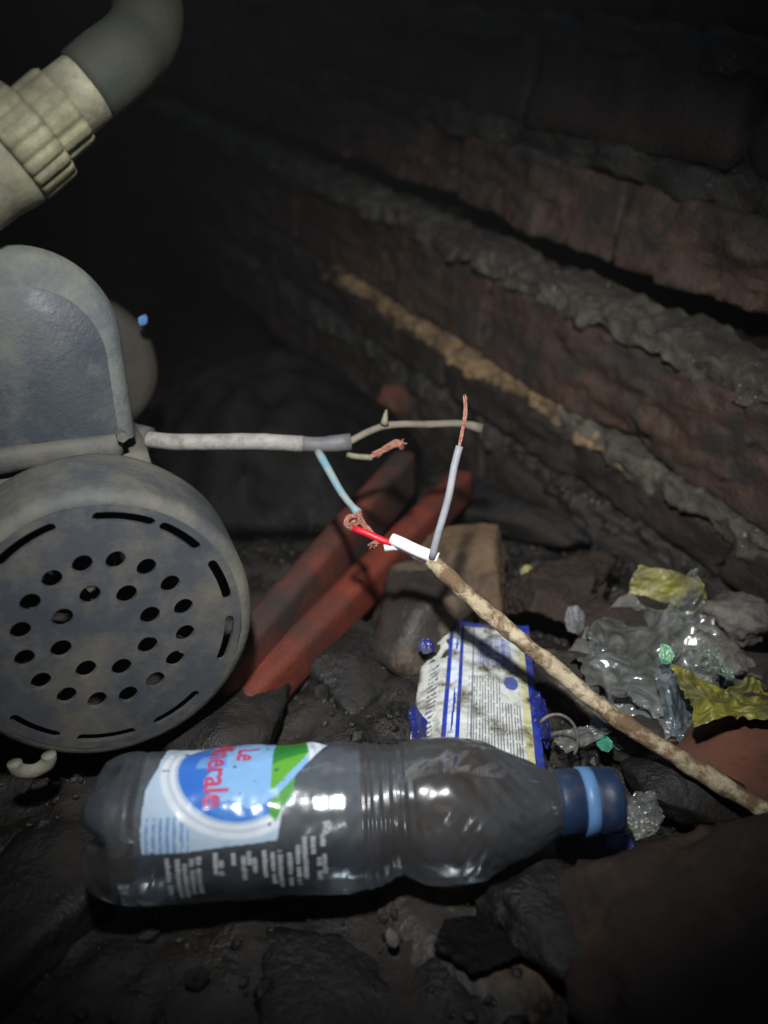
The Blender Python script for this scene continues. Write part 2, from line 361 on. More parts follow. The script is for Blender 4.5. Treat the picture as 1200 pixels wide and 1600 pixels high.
def mortar(s0, s1, off, m, seed, amp, u0=-.55, u1=1.45, ledge=0):
    fine = .0024 if s1 < .2 else .008
    nseg = int((u1-u0)/fine); v, f = [], []
    T_ = [i/8*.12 for i in range(8)] + [.12+i/6*.60 for i in range(6)] + [.72+i/12*.28 for i in range(13)]; ns = len(T_)-1
    sd = Vector((seed*5.3, 0, 0)); W_ = s1-s0
    for i in range(nseg+1):
        u_ = u0+(u1-u0)*i/nseg; q = Vector((u_, 0, 0))
        lo = s0 + .30*W_*noise.noise(q*22+sd) + .16*W_*noise.noise(q*75+sd); hi = s1 + .26*W_*noise.noise(q*19-sd) + .16*W_*noise.noise(q*90-sd)
        pr = off*(.7+1.1*noise.noise(q*11+sd*3)+.6*noise.noise(q*31+sd))
        for j in range(ns+1):
            t = T_[j]; prof = min(1, t/.12, (1-t)/.28); slope = 1-.35*t
            p = Vector((u_, (.03+pr*slope)*prof, lo+(hi-lo)*t))
            rough = noise.fractal(p*40+sd, .7, 2.1, 5) + .35*(.45-noise.voronoi(p*80+sd)[0][0]) + .45*noise.noise(p*120+sd) + .25*(.45-noise.voronoi(p*260+sd)[0][0])
            y = -.03 + (.03+pr*slope)*prof + amp*min(1, prof*2)*rough
            v.append((u_, y, p.z + .004*min(1, prof*2)*noise.fractal(p*70-sd, .7, 2.1, 4) + .0035*min(1, prof*2)*(.45-noise.voronoi(p*120+sd)[0][0])))
    for i in range(nseg):
        for j in range(ns):
            a = i*(ns+1)+j; f.append((a, a+1, a+ns+2, a+ns+1))
    return mesh('mortar_joint', v, f, m, wall)
mortar(-.006, .022, .017, M['grey_mortar'], 1, .006)
mortar(.049, .071, .011, M['golden'], 2, .006, .02, .52)
mortar(.049, .071, .009, M['grey_mortar'], 18, .006, .47, 1.45)
mortar(.047, .075, .011, M['pale'], 8, .006, -.55, .10)
mortar(.138, .164, .009, M['pale'], 3, .006)
for q in range(7): mortar(.236+.074*q, .266+.074*q, -.016, M['grey_mortar'], 9+q, .004)
core = boxgrid(2.0, .06, 1.05, .05); core = frombm('wall_core', core, M['earth'], wall); core.location = (.45, -.085, .40)
# ------------------------------------------------------------------ the water pump
PH = R(22)
PM = Matrix.Translation(D(166, 988, .351)) @ Matrix.Rotation(PH, 4, 'Z') @ Matrix.Rotation(R(-3), 4, 'X')
pump = empty('water_pump', mat=PM)
tag(pump, 'dusty grey electric water pump with perforated fan cover at the left of the pit floor', 'water pump')
RF = .0600
def ring(cx, cz, rx, rz, n=18, rot=0):
    return [(cx+rx*math.cos(2*math.pi*i/n)*math.cos(rot)-rz*math.sin(2*math.pi*i/n)*math.sin(rot),
             cz+rx*math.cos(2*math.pi*i/n)*math.sin(rot)+rz*math.sin(2*math.pi*i/n)*math.cos(rot)) for i in range(n)]
holes = []
for i in range(16): a = 2*math.pi*(i+.35)/16; holes.append(ring(.0345*math.cos(a), .0345*math.sin(a), .0046, .0039, 18, .7))
for i in range(8): a = 2*math.pi*(i+.25)/8; holes.append(ring(.0197*math.cos(a), .0197*math.sin(a), .0048, .0041, 18, .7))
for (am, aw) in ((118, 26), (74, 23), (47, 18), (16, 19), (-17, 21), (-62, 22), (-98, 23), (-132, 21), (158, 22)):
    rs, hw = .0545, .0021; pts = []; n = 8
    for i in range(n+1): a = R(am-aw/2+aw*i/n); pts.append(((rs+hw)*math.cos(a), (rs+hw)*math.sin(a)))
    for i in range(1, 4):
        a = R(am+aw/2); b = math.pi*i/4; pts.append((rs*math.cos(a)+hw*(math.cos(b)*math.cos(a)-math.sin(b)*math.sin(a)), rs*math.sin(a)+hw*(math.cos(b)*math.sin(a)+math.sin(b)*math.cos(a))))
    for i in range(n, -1, -1): a = R(am-aw/2+aw*i/n); pts.append(((rs-hw)*math.cos(a), (rs-hw)*math.sin(a)))
    for i in range(1, 4):
        a = R(am-aw/2); b = math.pi*i/4; pts.append((rs*math.cos(a)-hw*(math.cos(b)*math.cos(a)-math.sin(b)*math.sin(a))*1, rs*math.sin(a)-hw*(math.cos(b)*math.sin(a)+math.sin(b)*math.cos(a))))
    holes.append(pts)
outer = ring(0, 0, RF, RF, 96)
V2 = [Vector(p) for p in outer]; E2 = [(i, (i+1) % 96) for i in range(96)]
for h in holes:
    b0 = len(V2); V2 += [Vector(p) for p in h]; E2 += [(b0+i, b0+(i+1) % len(h)) for i in range(len(h))]
V2 += [Vector((random.uniform(-1, 1)*RF, random.uniform(-1, 1)*RF)) for _ in range(500)]
V2 = V2[:96+sum(len(h) for h in holes)] + [p for p in V2[96+sum(len(h) for h in holes):] if p.length < RF*.97]
ov, oe, of, *_ = geometry.delaunay_2d_cdt(V2, E2, [], 0, 1e-7)
def inside(pt, poly):
    c = False; n = len(poly)
    for i in range(n):
        (x1, y1), (x2, y2) = poly[i], poly[i-1]
        if (y1 > pt[1]) != (y2 > pt[1]) and pt[0] < (x2-x1)*(pt[1]-y1)/(y2-y1)+x1: c = not c
    return c
keep = []
for f in of:
    c = sum((Vector(ov[i]) for i in f), Vector((0, 0)))/len(f)
    if c.length < RF and not any(inside(c, h) for h in holes): keep.append(f)
TH = .003
def dish(x, z): r = math.hypot(x, z); return 0
bm = bmesh.new(); fr = [bm.verts.new((p[0], dish(p[0], p[1]), p[1])) for p in ov]; bk = [bm.verts.new((p[0], TH, p[1])) for p in ov]
bm.verts.ensure_lookup_table(); cnt = {}
for f in keep:
    try:
        bm.faces.new([fr[i] for i in f]); bm.faces.new([bk[i] for i in reversed(f)])
    except ValueError: continue
    for a, b in zip(f, f[1:]+f[:1]): cnt[(a, b)] = 1
for (a, b) in list(cnt):
    if (b, a) not in cnt: bm.faces.new([fr[b], fr[a], bk[a], bk[b]])
bmesh.ops.delete(bm, geom=[v for v in bm.verts if not v.link_faces], context='VERTS')
bmesh.ops.recalc_face_normals(bm, faces=bm.faces)
face = frombm('fan_cover', bm, M['cover'], pump, smooth=False)
prof = [(0.0, RF)] + [(.0075-.0075*math.cos(t*math.pi/2/8), RF+.0062*math.sin(t*math.pi/2/8)) for t in range(1, 9)] + [(.02, .0668), (.045, .0672), (.050, .0672), (.052, .0655), (.052, .060)]
def dent(y, r, a): return r + .0006*noise.noise(Vector((y*40, math.cos(a)*2, math.sin(a)*2)))
v, f = lathe(prof, 96, mod=dent); mesh('cover_rim', v, f, M['body'], pump)
v, f = lathe([(.049, .0525), (.06, .053), (.15, .053), (.15, .03)], 72); mesh('motor_housing', v, f, M['body'], pump)
# the fan seen through the holes
bmf = bmesh.new()
for i in range(9):
    mt = Matrix.Rotation(2*math.pi*i/9, 4, 'Y') @ Matrix.Translation((.029, .017, 0)) @ Matrix.Rotation(.5, 4, 'X') @ Matrix.Diagonal((.042, .014, .0018, 1))
    bmesh.ops.create_cube(bmf, size=1, matrix=mt)
fan = frombm('fan', bmf, M['fan'], pump, smooth=False)
v, f = lathe([(.012, .0001), (.012, .011), (.03, .012)], 32); mesh('hub', v, f, M['fan'], fan)
v, f = lathe([(.034, .0002), (.034, .060)], 48); mesh('end_shield', v, f, M['black'], pump)
# terminal box: collar, arch-fronted box
def arch(w_, h_, y0, y1, rnd, name, m, zc, xc, taper=0, n=14):
    """upright arch prism with rounded front edge, its base at z = zc"""
    out = []; rad = w_/2*.92
    pts = [(-w_/2, 0)] + [(-w_/2+rad-rad*math.cos(math.pi/2*i/n), h_-rad+rad*math.sin(math.pi/2*i/n)) for i in range(n+1)]
    pts += [(w_/2-rad+rad*math.sin(math.pi/2*i/n), h_-rad+rad*math.cos(math.pi/2*i/n)) for i in range(n+1)] + [(w_/2, 0)]
    secs = [(y0, 1-rnd/(w_/2)*1.0), (y0+rnd*.12, 1-rnd/(w_/2)*.55), (y0+rnd*.4, 1-rnd/(w_/2)*.2), (y0+rnd, 1)]
    for i in range(1, 9): secs.append((y0+rnd+(y1-y0-rnd)*i/8, 1-taper*(i/8)**2))
    vv, ff = [], []
    for (y, s) in secs:
        for (x, z) in pts: vv.append((xc+x*s, y, zc+z*(s if z else 1)))
    npt = len(pts)
    for i in range(len(secs)-1):
        for j in range(npt-1): ff.append((i*npt+j, (i+1)*npt+j, (i+1)*npt+j+1, i*npt+j+1))
    me = mesh(name, vv, ff, m, pump)
    fv = [vv[j] for j in range(npt)]; return me, fv
HX, HZ, HY = -.0165, .068, .062
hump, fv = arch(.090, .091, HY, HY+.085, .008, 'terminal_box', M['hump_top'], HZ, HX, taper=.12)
npf = len(fv); cxf, czf = HX, HZ+.042; vb, fb = [], []
for sc_ in (1, .93, .82, .62, .36, .08):
    for p in fv: vb.append((cxf+(p[0]-cxf)*sc_, HY-.0045*(1-sc_**2.5)+.0006*noise.noise(Vector((p[0]*sc_*50, p[2]*sc_*50, 1))), czf+(p[2]-czf)*sc_))
for a in range(5):
    for b in range(npf): fb.append((a*npf+b, a*npf+(b+1) % npf, (a+1)*npf+(b+1) % npf, (a+1)*npf+b))
fb.append(tuple(5*npf+b for b in range(npf)))
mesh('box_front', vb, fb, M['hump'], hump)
bm = boxgrid(.092, .085, .012, .003, lambda p: .0022*noise.fractal(p*60, 1, 2, 4), rnd=.004); o = frombm('box_collar', bm, M['body'], pump); o.location = (HX-.008, HY+.036, HZ-.002)
bm = boxgrid(.11, .07, .016, .006, lambda p: .001*noise.noise(p*60), rnd=.004); o = frombm('box_base', bm, M['body'], pump); o.location = (HX-.004, HY+.034, HZ-.015)
for (x, z) in ((HX-.05, HZ+.004), (HX+.038, HZ+.004)):
    bm = bmesh.new(); bmesh.ops.create_cone(bm, cap_ends=True, segments=6, radius1=.0028, radius2=.0026, depth=.006, matrix=Matrix.Translation((x, HY-.006, z)) @ Matrix.Rotation(math.pi/2, 4, 'X'))
    frombm('bolt', bm, M['body'], pump, smooth=False)
# pump casing beyond the motor
cc = PM.inverted() @ D(130, 575, .54)
v, f = lathe([(-.012, .001), (-.012, .04), (-.010, .046), (-.004, .0485), (.03, .0485), (.035, .04), (.035, .001)], 80, mod=dent)
o = mesh('pump_casing', v, f, M['casing'], pump); o.location = cc
# foot with its pale rubber clip
bm = boxgrid(.075, .05, .007, .005, lambda p: .0006*noise.noise(p*60), rnd=.002); o = frombm('foot_plate', bm, M['black'], pump); o.location = (-.03, .085, -.069)
bm = boxgrid(.02, .05, .02, .005, None, rnd=.003); o = frombm('foot_web', bm, M['black'], pump); o.location = (-.03, .085, -.058)
iPM = PM.inverted()
c = iPM @ D(50, 1188, .353)
pts = [c + Vector((.0072*math.cos(R(a)), 0, .0058*math.sin(R(a)))) for a in range(170, 371, 20)]
v, f = tube(pts, .0032, 12, .002, .12); mesh('rubber_clip', v, f, M['foot'], pump)
def PS(name, pts, r, m, parent=None, seed=1, fray=1.5):
    par = parent or pump; inv = par_inv[par]; rng = random.Random(seed); vv, ff = [], []
    for k_ in range(6):
        ph = k_*math.pi/3; n_ = len(pts); q = []
        for i_, p in enumerate(pts):
            a_ = ph+i_*1.6; sp_ = r*(.75+fray*max(0, i_/(n_-1)-.6)*rng.uniform(.6, 2))
            q.append(inv @ (p + Vector((math.cos(a_)*sp_, rng.uniform(-.4, .4)*r, math.sin(a_)*sp_))))
        if rng.random() < .5: q[-1] = q[-1].lerp(q[-2], rng.uniform(.1, .6))
        v_, f_ = tube(q, r*.36, 6, .0015); b_ = len(vv); vv += v_; ff += [tuple(x+b_ for x in t) for t in f_]
    return mesh(name, vv, ff, m, par)
# supply lead: sheath, cut sleeve and the splayed cores
def PT(name, pts, r, m, parent=None, **k):
    par = parent or pump
    inv = par_inv[par]
    v, f = tube([inv @ p for p in pts], r, **k); return mesh(name, v, f, m, par)
par_inv = {pump: iPM}
PT('cable_gland', [D(196, 676, .452), D(214, 683, .446), D(232, 687, .442)], .0075, M['body'], sides=10, rough=.1)
PT('lead_sheath', [D(205, 682, .450), D(260, 690, .440), D(330, 691, .437), D(400, 690, .438), D(473, 694, .440)], .0047, M['cable_grey'], rough=.08, sides=14)
PT('lead_sleeve', [D(470, 694, .440), D(505, 695, .441), D(548, 691, .443)], lambda s: .0046 if s < .1 else .0041+.0009*s, M['sleeve'], rough=.12, sides=14)
PT('brown_core', [D(540, 694, .443), D(575, 675, .445), D(610, 664, .447), D(670, 663, .452), D(722, 662, .456), D(752, 670, .458)], lambda s: .0021 if s < .9 else .0021+.012*(s-.9), M['olive'], rough=.12, flat=.8)
o = PT('white_core', [D(543, 711, .441), D(560, 714, .439), D(582, 715, .437)], .0017, M['pvc_pale'], rough=.06)
PS('copper_strand', [D(580, 714, .437), D(598, 704, .436), D(618, 694, .436), D(631, 691, .437)], .0015, M['copper'])
PS('copper_strand', [D(628, 700, .437), D(620, 690, .436), D(604, 700, .4355), D(588, 711, .436)], .0015, M['copper'])
PT('blue_core', [D(497, 706, .438), D(510, 728, .432), D(535, 772, .424), D(560, 802, .416)], lambda s: .0024-.0006*s+.0008*(s > .93), M['blue_core'], rough=.08)
PS('copper_strand', [D(561, 800, .416), D(566, 816, .412), D(578, 830, .410), D(590, 846, .408), D(580, 852, .408)], .0015, M['copper'])
PS('copper_strand', [D(558, 806, .414), D(545, 808, .414), D(541, 818, .413), D(548, 823, .412), D(560, 812, .411)], .0015, M['copper'])
PT('blue_wire', [D(-40, 712, .40), D(-5, 707, .40), D(14, 706, .402), D(26, 716, .404)], .0028, M['cap_band'], rough=.05)
v, f = tube([D(601, 662, .4445), D(602, 652, .443), D(604, 640, .443)], lambda s: .0026*(1-.75*s), 8, .0015, .3)
tag(mesh('paper_shred', v, f, M['pvc_pale']), 'tiny cream shred stuck upright on the bent brown wire core', 'scrap')

# ------------------------------------------------------------------ pipe union and elbow above the pump
ua, ub = D(-40, 284, .324), D(160, 117, .334)
ax = (ub-ua).normalized(); yy = Vector((0, 0, 1)).cross(ax).normalized(); zz = ax.cross(yy)
UM = Matrix.Translation(ua) @ Matrix((yy, ax, zz)).transposed().to_4x4()
union = empty('pipe_union', mat=UM); iU = UM.inverted(); par_inv[union] = iU
tag(union, 'cream plastic pipe union with ribbed nut and grey elbow above the pump', 'pipe fitting')
Lu = (ub-ua).length
def ribs(y, r, a, n=22, d=.0011): return r - (d if math.sin(n*a) < -.2 and r > .0145 else 0) + .0003*noise.noise(Vector((y*60, math.cos(a)*4, math.sin(a)*4)))
def pr_(px): return px*Lu/260.0
v, f = lathe([(pr_(-30), 0.01895), (pr_(18), 0.01962), (pr_(42), 0.02095), (pr_(60), 0.02161), (pr_(62), 0.01796)], 60); mesh('flange', v, f, M['pvc_pale'], union)
v, f = lathe([(pr_(63), 0.01463), (pr_(63), 0.01995), (pr_(66), 0.02161), (pr_(70), 0.02195), (pr_(118), 0.02195), (pr_(126), 0.02161), (pr_(129), 0.01995), (pr_(129), 0.01330)], 132, mod=ribs); mesh('union_nut', v, f, M['pvc'], union)
v, f = lathe([(pr_(129), 0.01330), (pr_(130), 0.01629), (pr_(136), 0.01696), (pr_(178), 0.01696), (pr_(184), 0.01629), (pr_(185), 0.01197)], 96, mod=lambda y, r, a: ribs(y, r, a, 12, .0010)); mesh('collar', v, f, M['pvc'], union)
v, f = lathe([(pr_(184), 0.01197), (pr_(185), 0.01430), (pr_(232), 0.01410), (pr_(236), 0.01363), (pr_(236), 0.01197)], 60, mod=dent); mesh('socket_ring', v, f, M['pvc_pale'], union)
e0 = ub - ax*.008
PT('pipe_elbow', [e0, ub+ax*.008, D(212, 72, .345), D(231, 35, .350), D(226, -10, .354), D(196, -80, .356), D(150, -180, .359)], .0154, M['pipe'], parent=union, sides=28, rough=.03)
PT('pipe_stub', [ua-ax*.06, ua-ax*.02, ua+ax*.007], .0143, M['pipe'], parent=union, sides=24)

# ------------------------------------------------------------------ red-brown bars under the wires
def bar(name, a, b, w_, h_, m, seed, label):
    x = (b-a).normalized(); y = Vector((0, 0, 1)).cross(x).normalized(); z = x.cross(y); L = (b-a).length
    sd = Vector((seed*2.3, 0, 0))
    bm = boxgrid(L, w_, h_, .005, lambda p: .0012*noise.noise(p*30+sd)+.0006*noise.noise(p*120+sd), rnd=.003)
    o = frombm(name, bm, m); o.matrix_world = Matrix.Translation((a+b)/2 - z*h_/2) @ Matrix((x, y, z)).transposed().to_4x4()
    return tag(o, label, 'batten', 'battens lying under the wires')
bar('wooden_batten', G(634, 702, .062), G(330, 1045, .034), .017, .040, M['dark_bar'], 3, 'dark red-brown batten nearer the pump, its top edge dulled with mud')
bar('wooden_batten', G(724, 732, .046), G(345, 1108, .014), .018, .028, M['red_bar'], 5, 'brighter orange-red batten nearer the tan stone, lying under the red wire')

# ------------------------------------------------------------------ the muddy cable that crosses the trash
cab = empty('electric_cable', G(676, 872, .07)); iC = Matrix.Translation(-cab.location); par_inv[cab] = iC
tag(cab, 'mud-stained white cable with bared white, grey and red cores running to the right edge', 'cable')
J = [D(672, 874, .404), D(700, 900, .401), D(760, 955, .396), D(850, 1030, .385), D(960, 1120, .372), D(1080, 1196, .357), D(1210, 1276, .342), D(1420, 1400, .320)]
PT('sheath', J, lambda s: .0040+.0006*math.sin(40*s)*.3, M['cable_dirty'], parent=cab, rough=.22, sides=18, step=.002)
PT('white_core', [D(684, 873, .402), D(655, 862, .404), D(630, 850, .406), D(612, 842, .408)], .0032, M['white_core'], parent=cab, rough=.05)
PT('white_core', [D(680, 876, .404), D(650, 866, .407), D(625, 853, .409), D(600, 855, .409)], .0025, M['white_core'], parent=cab, rough=.05)
g = PT('grey_core', [D(675, 872, .400), D(684, 836, .397), D(700, 780, .394), D(710, 728, .392), D(718, 697, .391)], .0019, M['grey_core'], parent=cab, rough=.06)
par_inv[g] = iC
PS('bare_end', [D(716, 704, .391), D(722, 676, .390), D(727, 645, .389), D(727, 619, .388)], .0009, M['copper'], parent=g, fray=.6)
PT('red_core', [D(612, 850, .408), D(592, 842, .408), D(572, 833, .409), D(552, 826, .411)], .0019, M['red_core'], parent=cab, rough=.05)

# ------------------------------------------------------------------ the water bottle
bL = G(140, 1298, .0275); bR = G(968, 1249, .0310)
bx = (bR-bL).normalized(); by = Vector((0, 0, 1)).cross(bx).normalized(); bz = bx.cross(by); BLen = (bR-bL).length
BM = Matrix.Translation(bL) @ Matrix((bx, by, bz)).transposed().to_4x4()
bottle = empty('water_bottle', mat=BM)
tag(bottle, 'empty dusty clear plastic water bottle with blue cap lying on its side', 'bottle')
K = BLen/840.0
def bt(px): return (px-137)*K
RB = .0288
rp = [(137, .30), (139, .52), (146, .74), (158, .90), (172, .97), (186, 1.0), (215, 1.0), (222, .985), (230, 1.0), (300, 1.0), (430, 1.0), (536, 1.0), (548, .985), (560, .965), (575, .975), (590, .955), (606, .945), (618, .93), (630, .955), (645, .985), (665, 1.0), (690, 1.005), (715, .995), (740, .955), (765, .885), (790, .79), (815, .69), (838, .59), (856, .51), (868, .455), (878, .42), (884, .41)]
def rad_at(px):
    for (a, ra), (b, rb) in zip(rp, rp[1:]):
        if a <= px <= b:
            t = (px-a)/(b-a); return ra+(rb-ra)*t
    return rp[-1][1] if px > rp[-1][0] else rp[0][1]
pxs = sorted(set([137, 139, 142] + list(range(146, 884, 3)) + [884]))
def bmod(y, r, a):
    px = y/K+137; q = r
    if px < 215: q *= 1 - .10*max(0, min(1, (215-px)/70))*(.5-.5*math.cos(5*a+.6))**1.6     # petal foot
    if 680 < px < 850: q += .0007*math.sin(6*a+px*.075)**3*math.sin(math.pi*(px-680)/170)     # swirled flutes
    if 560 < px < 640: q += .00028*math.sin(px*.42)
    q += .0011*noise.noise(Vector((px*.012, math.cos(a)*1.4, math.sin(a)*1.4))) + .00025*noise.noise(Vector((px*.06, math.cos(a)*6, math.sin(a)*6)))
    q -= .0035*math.exp(-((px-625)/30)**2)*max(0, math.cos(a+.5))                               # a dent at the waist
    return q
prof = [(bt(px), rad_at(px)*RB) for px in pxs]
v, f = lathe(prof, 144, 'X', bmod)
for i, px in enumerate(pxs):
    if px < 200:
        for k in range(144):
            a = 2*math.pi*k/144; q = v[i*144+k]; wt = max(0, min(1, (200-px)/45)); 
            v[i*144+k] = (q[0] + bt(137+34*wt*(.5-.5*math.cos(5*a+.6))**1.5) - bt(137), q[1], q[2])
v.append((bt(160), 0, 0)); c0 = len(v)-1
for k in range(144): f.append((c0, k, (k+1) % 144))
mesh('bottle_body', v, f, M['pet'], bottle)
def capmod(y, r, a): return r*.90 + (.00035*math.sin(60*a) if r > .0132 else 0)
cap_p = [(872, .0105), (873, .0146), (878, .0150), (905, .0150), (905.5, .0146), (938, .0146), (938.5, .0149), (966, .0147), (972, .0140), (975, .012), (976, .0001)]
v, f = lathe([(bt(a), b) for a, b in cap_p], 120, 'X', capmod); cap = mesh('cap', v, f, M['cap'], bottle)
v, f = lathe([(bt(911), .0130), (bt(912), .0139), (bt(931), .0138), (bt(932), .0130)], 96, 'X'); mesh('cap_band', v, f, M['cap_band'], cap)
# label: flat print bent round the bottle.  psi is measured from the side that faces the front and up
PSI0 = 46
def onb(px, psi, lift): 
    a = R(PSI0+psi); r = bmod(bt(px), rad_at(px)*RB, a)+lift
    return (bt(px), -r*math.cos(a), r*math.sin(a))
def A2psi(A): return math.degrees(A/127.0)
def yA(y): return 127*math.asin(max(-1, min(1, (1287-y)/127.0)))
def poly_in(x, y, P): return inside((x, y), P)
leaf1 = [(430, yA(1163)+40), (478, yA(1168)+10), (484, yA(1186)), (470, yA(1203)), (450, yA(1222)), (428, yA(1246))]
leaf2 = [(428, yA(1258)), (450, yA(1238)), (466, yA(1222)), (464, yA(1245)), (450, yA(1264)), (436, yA(1290)), (428, yA(1280))]
edge = [(200, 260), (470, 260), (478, yA(1166)), (512, yA(1177)), (486, yA(1200)), (465, yA(1222)), (462, yA(1250)), (446, yA(1276)), (438, yA(1318)), (247, yA(1333)), (243, yA(1300)), (246, yA(1230)), (258, yA(1195)), (262, 260)]
def paint_label(X_, A):
    d = math.hypot((X_-385), (A-98)*.98)
    c = srgb(188, 212, 236)
    if d < 122: c = srgb(225, 236, 246)
    if 108 < d < 113: c = srgb(196, 212, 232)
    if d < 101: c = srgb(180, 200, 226)
    if d < 97: c = srgb(140, 190, 240)
    if d < 96 and X_ < 342 + 12*math.sin(A*.07): c = srgb(60, 120, 215)
    if d < 96 and A < 26+8*math.sin(X_*.09) and X_ > 345: c = srgb(70, 135, 220)
    if d < 70 and abs(X_-330) < 30 and 95 < A < 130: c = srgb(110, 165, 235)
    if X_ < 312 and A < yA(1275) and d > 124 and int(X_/5) % 2 == 0 and noise.noise(Vector((X_*.3, A*.09, 3))) > -.25: c = srgb(120, 160, 210)
    if poly_in(X_, A, leaf1): c = srgb(52, 140, 60) if A > yA(1192)+.35*(X_-455) else srgb(104, 176, 62)
    if poly_in(X_, A, leaf2): c = srgb(92, 165, 80)
    if noise.noise(Vector((X_*.09, A*.09, 9))) > .62: c = srgb(60, 80, 110)
    return tuple(.80*q for q in c)
step = 1.25; nxl = int((514-243)/step); nyl = int((215+40)/step); v, f, cols = [], [], []; idx = {}
def lift(X_, A): return .00055 + (.0012*max(0, (X_-440)/60) if X_ > 440 else 0) + .00035*noise.noise(Vector((X_*.03, A*.03, 5)))
for j in range(nyl+1):
    for i in range(nxl+1):
        X_, A = 243+i*step, -42+j*step
        v.append(onb(X_, A2psi(A), lift(X_, A))); cols.append(paint_label(X_, A))
for j in range(nyl):
    for i in range(nxl):
        if poly_in(243+(i+.5)*step, -42+(j+.5)*step, edge):
            a = j*(nxl+1)+i; f.append((a, a+1, a+nxl+2, a+nxl+1))
def printed(name, v, f, cols, m, parent):
    o = mesh(name, v, f, m, parent); at = o.data.color_attributes.new('print', 'FLOAT_COLOR', 'POINT')
    at.data.foreach_set('color', [x for c in cols for x in (*c, 1)]); return o
lab = printed('label', v, f, cols, M['print_label'], bottle)
def text_mesh(s, size):
    cu = bpy.data.curves.new('t', 'FONT'); cu.body = s; cu.size = size; cu.resolution_u = 4; cu.offset = .018*size
    t = bpy.data.objects.new('t', cu); C.objects.link(t); dg = bpy.context.evaluated_depsgraph_get()
    me = bpy.data.meshes.new_from_object(t.evaluated_get(dg)); bpy.data.objects.remove(t)
    bm = bmesh.new(); bm.from_mesh(me); bpy.data.meshes.remove(me)
    bmesh.ops.triangulate(bm, faces=bm.faces[:])
    for _ in range(4):
        ed = [e for e in bm.edges if e.calc_length() > 6]
        if not ed: break
        bmesh.ops.subdivide_edges(bm, edges=ed, cuts=1); bmesh.ops.triangulate(bm, faces=bm.faces[:])
    return bm
def lettering(s, size, x0, A0):
    bm = text_mesh(s, size)
    for q in bm.verts:
        X_ = x0+q.co.y; A = A0-q.co.x*.92; q.co = Vector(onb(X_, A2psi(A), lift(X_, A)+.00030))
    frombm('lettering', bm, M['lettering'], lab, smooth=False)
lettering('Le', 46, 374, yA(1170)+2)
lettering('Minerale', 51, 332, yA(1282)+182)
# the clear part of the wrap with its white small print
v, f = [], []
for j in range(41):
    for i in range(110): v.append(onb(234+i*3.0, A2psi(-150+j*8), .00030))
for j in range(40):
    for i in range(109): a = j*110+i; f.append((a, a+1, a+111, a+110))
filmo = mesh('wrap_film', v, f, M['film'], bottle)
bm = bmesh.new(); rng = random.Random(4)
cols_ = [(278, 1336, 1398), (292, 1334, 1398), (302, 1345, 1396), (312, 1334, 1392), (322, 1336, 1390), (346, 1332, 1362), (354, 1334, 1366), (372, 1334, 1352), (386, 1332, 1376), (394, 1332, 1356), (402, 1336, 1364), (416, 1332, 1372), (428, 1336, 1384), (438, 1334, 1392), (452, 1330, 1392), (464, 1328, 1390), (474, 1316, 1382), (486, 1316, 1340), (494, 1348, 1384), (500, 1314, 1336), (502, 1338, 1372)]
for (x, ya, yb) in cols_:
    A = yA(ya)
    while A > yA(min(yb, 1411)):
        ln = rng.uniform(2.0, 5.5); wd_ = rng.uniform(5.5, 7.5)
        if rng.random() > .12:
            q = [bm.verts.new(onb(x+dx*wd_+(rng.random()-.5), A2psi(A-da*ln), .00055)) for dx, da in ((0, 0), (1, 0), (1, 1), (0, 1))]; bm.faces.new(q[::-1])
        A -= ln + rng.uniform(.8, 2)
frombm('small_print', bm, M['small_print'], filmo, smooth=False)

# ------------------------------------------------------------------ printed pouch behind the bottle
pa, pb, pc = G(700, 968, .014), G(662, 1165, .008), G(812, 972, .014)
px_ = (pc-pa); pxl = .062; px_.normalize(); pyl = .126
py_ = (pa-pb).normalized(); pz_ = px_.cross(py_).normalized(); py_ = pz_.cross(px_)
PK = Matrix.Translation(pa) @ Matrix((px_, py_, pz_)).transposed().to_4x4()
def paint_pack(a, b):
    """a: 0..1 across, b: 0..1 from the far edge towards the bottle"""
    cr, bl, wh = srgb(206, 211, 208), srgb(38, 62, 168), srgb(212, 222, 238)
    n1 = noise.noise(Vector((a*30, b*6, 1)))
    if b < .055: return bl
    if a < .24:
        c = srgb(205, 210, 205)
        if .09 < a < .17 and .33 < b < .95:
            t = (b*34+a*10)
            if (t % 1) < .42 and noise.noise(Vector((a*60, b*70, 4))) > -.15: c = srgb(84, 92, 120)
        if b < .30 and noise.noise(Vector((a*14, b*16, 8))) > -.02: c = srgb(66, 58, 46)
        return c
    if a < .275: return bl
    if a < .345: return wh if n1 > -.35 else bl
    if a < .375: return bl
    if a < .87:
        if .50 < a < .80 and .145 < b < .36: return srgb(70, 80, 150) if noise.noise(Vector((a*95, 2, 2))) > .02 else srgb(190, 200, 226)
        if .72 < a < .85 and ((a-.785)/.06)**2+((b-.47)/.05)**2 < 1: return srgb(80, 100, 165)
        if .42 < a < .86 and .43 < b and (a*44) % 1 < .45 and noise.noise(Vector((int(a*44), b*40, 6))) > -.3 and not (a > .70 and b < .6): return srgb(130, 136, 142)
        if abs(a-.465) < .004: return srgb(90, 100, 140)
        return cr
    if a < .93: return srgb(196, 196, 150)
    return bl
nxp, nyp = 190, 240; v, f, cols = [], [], []
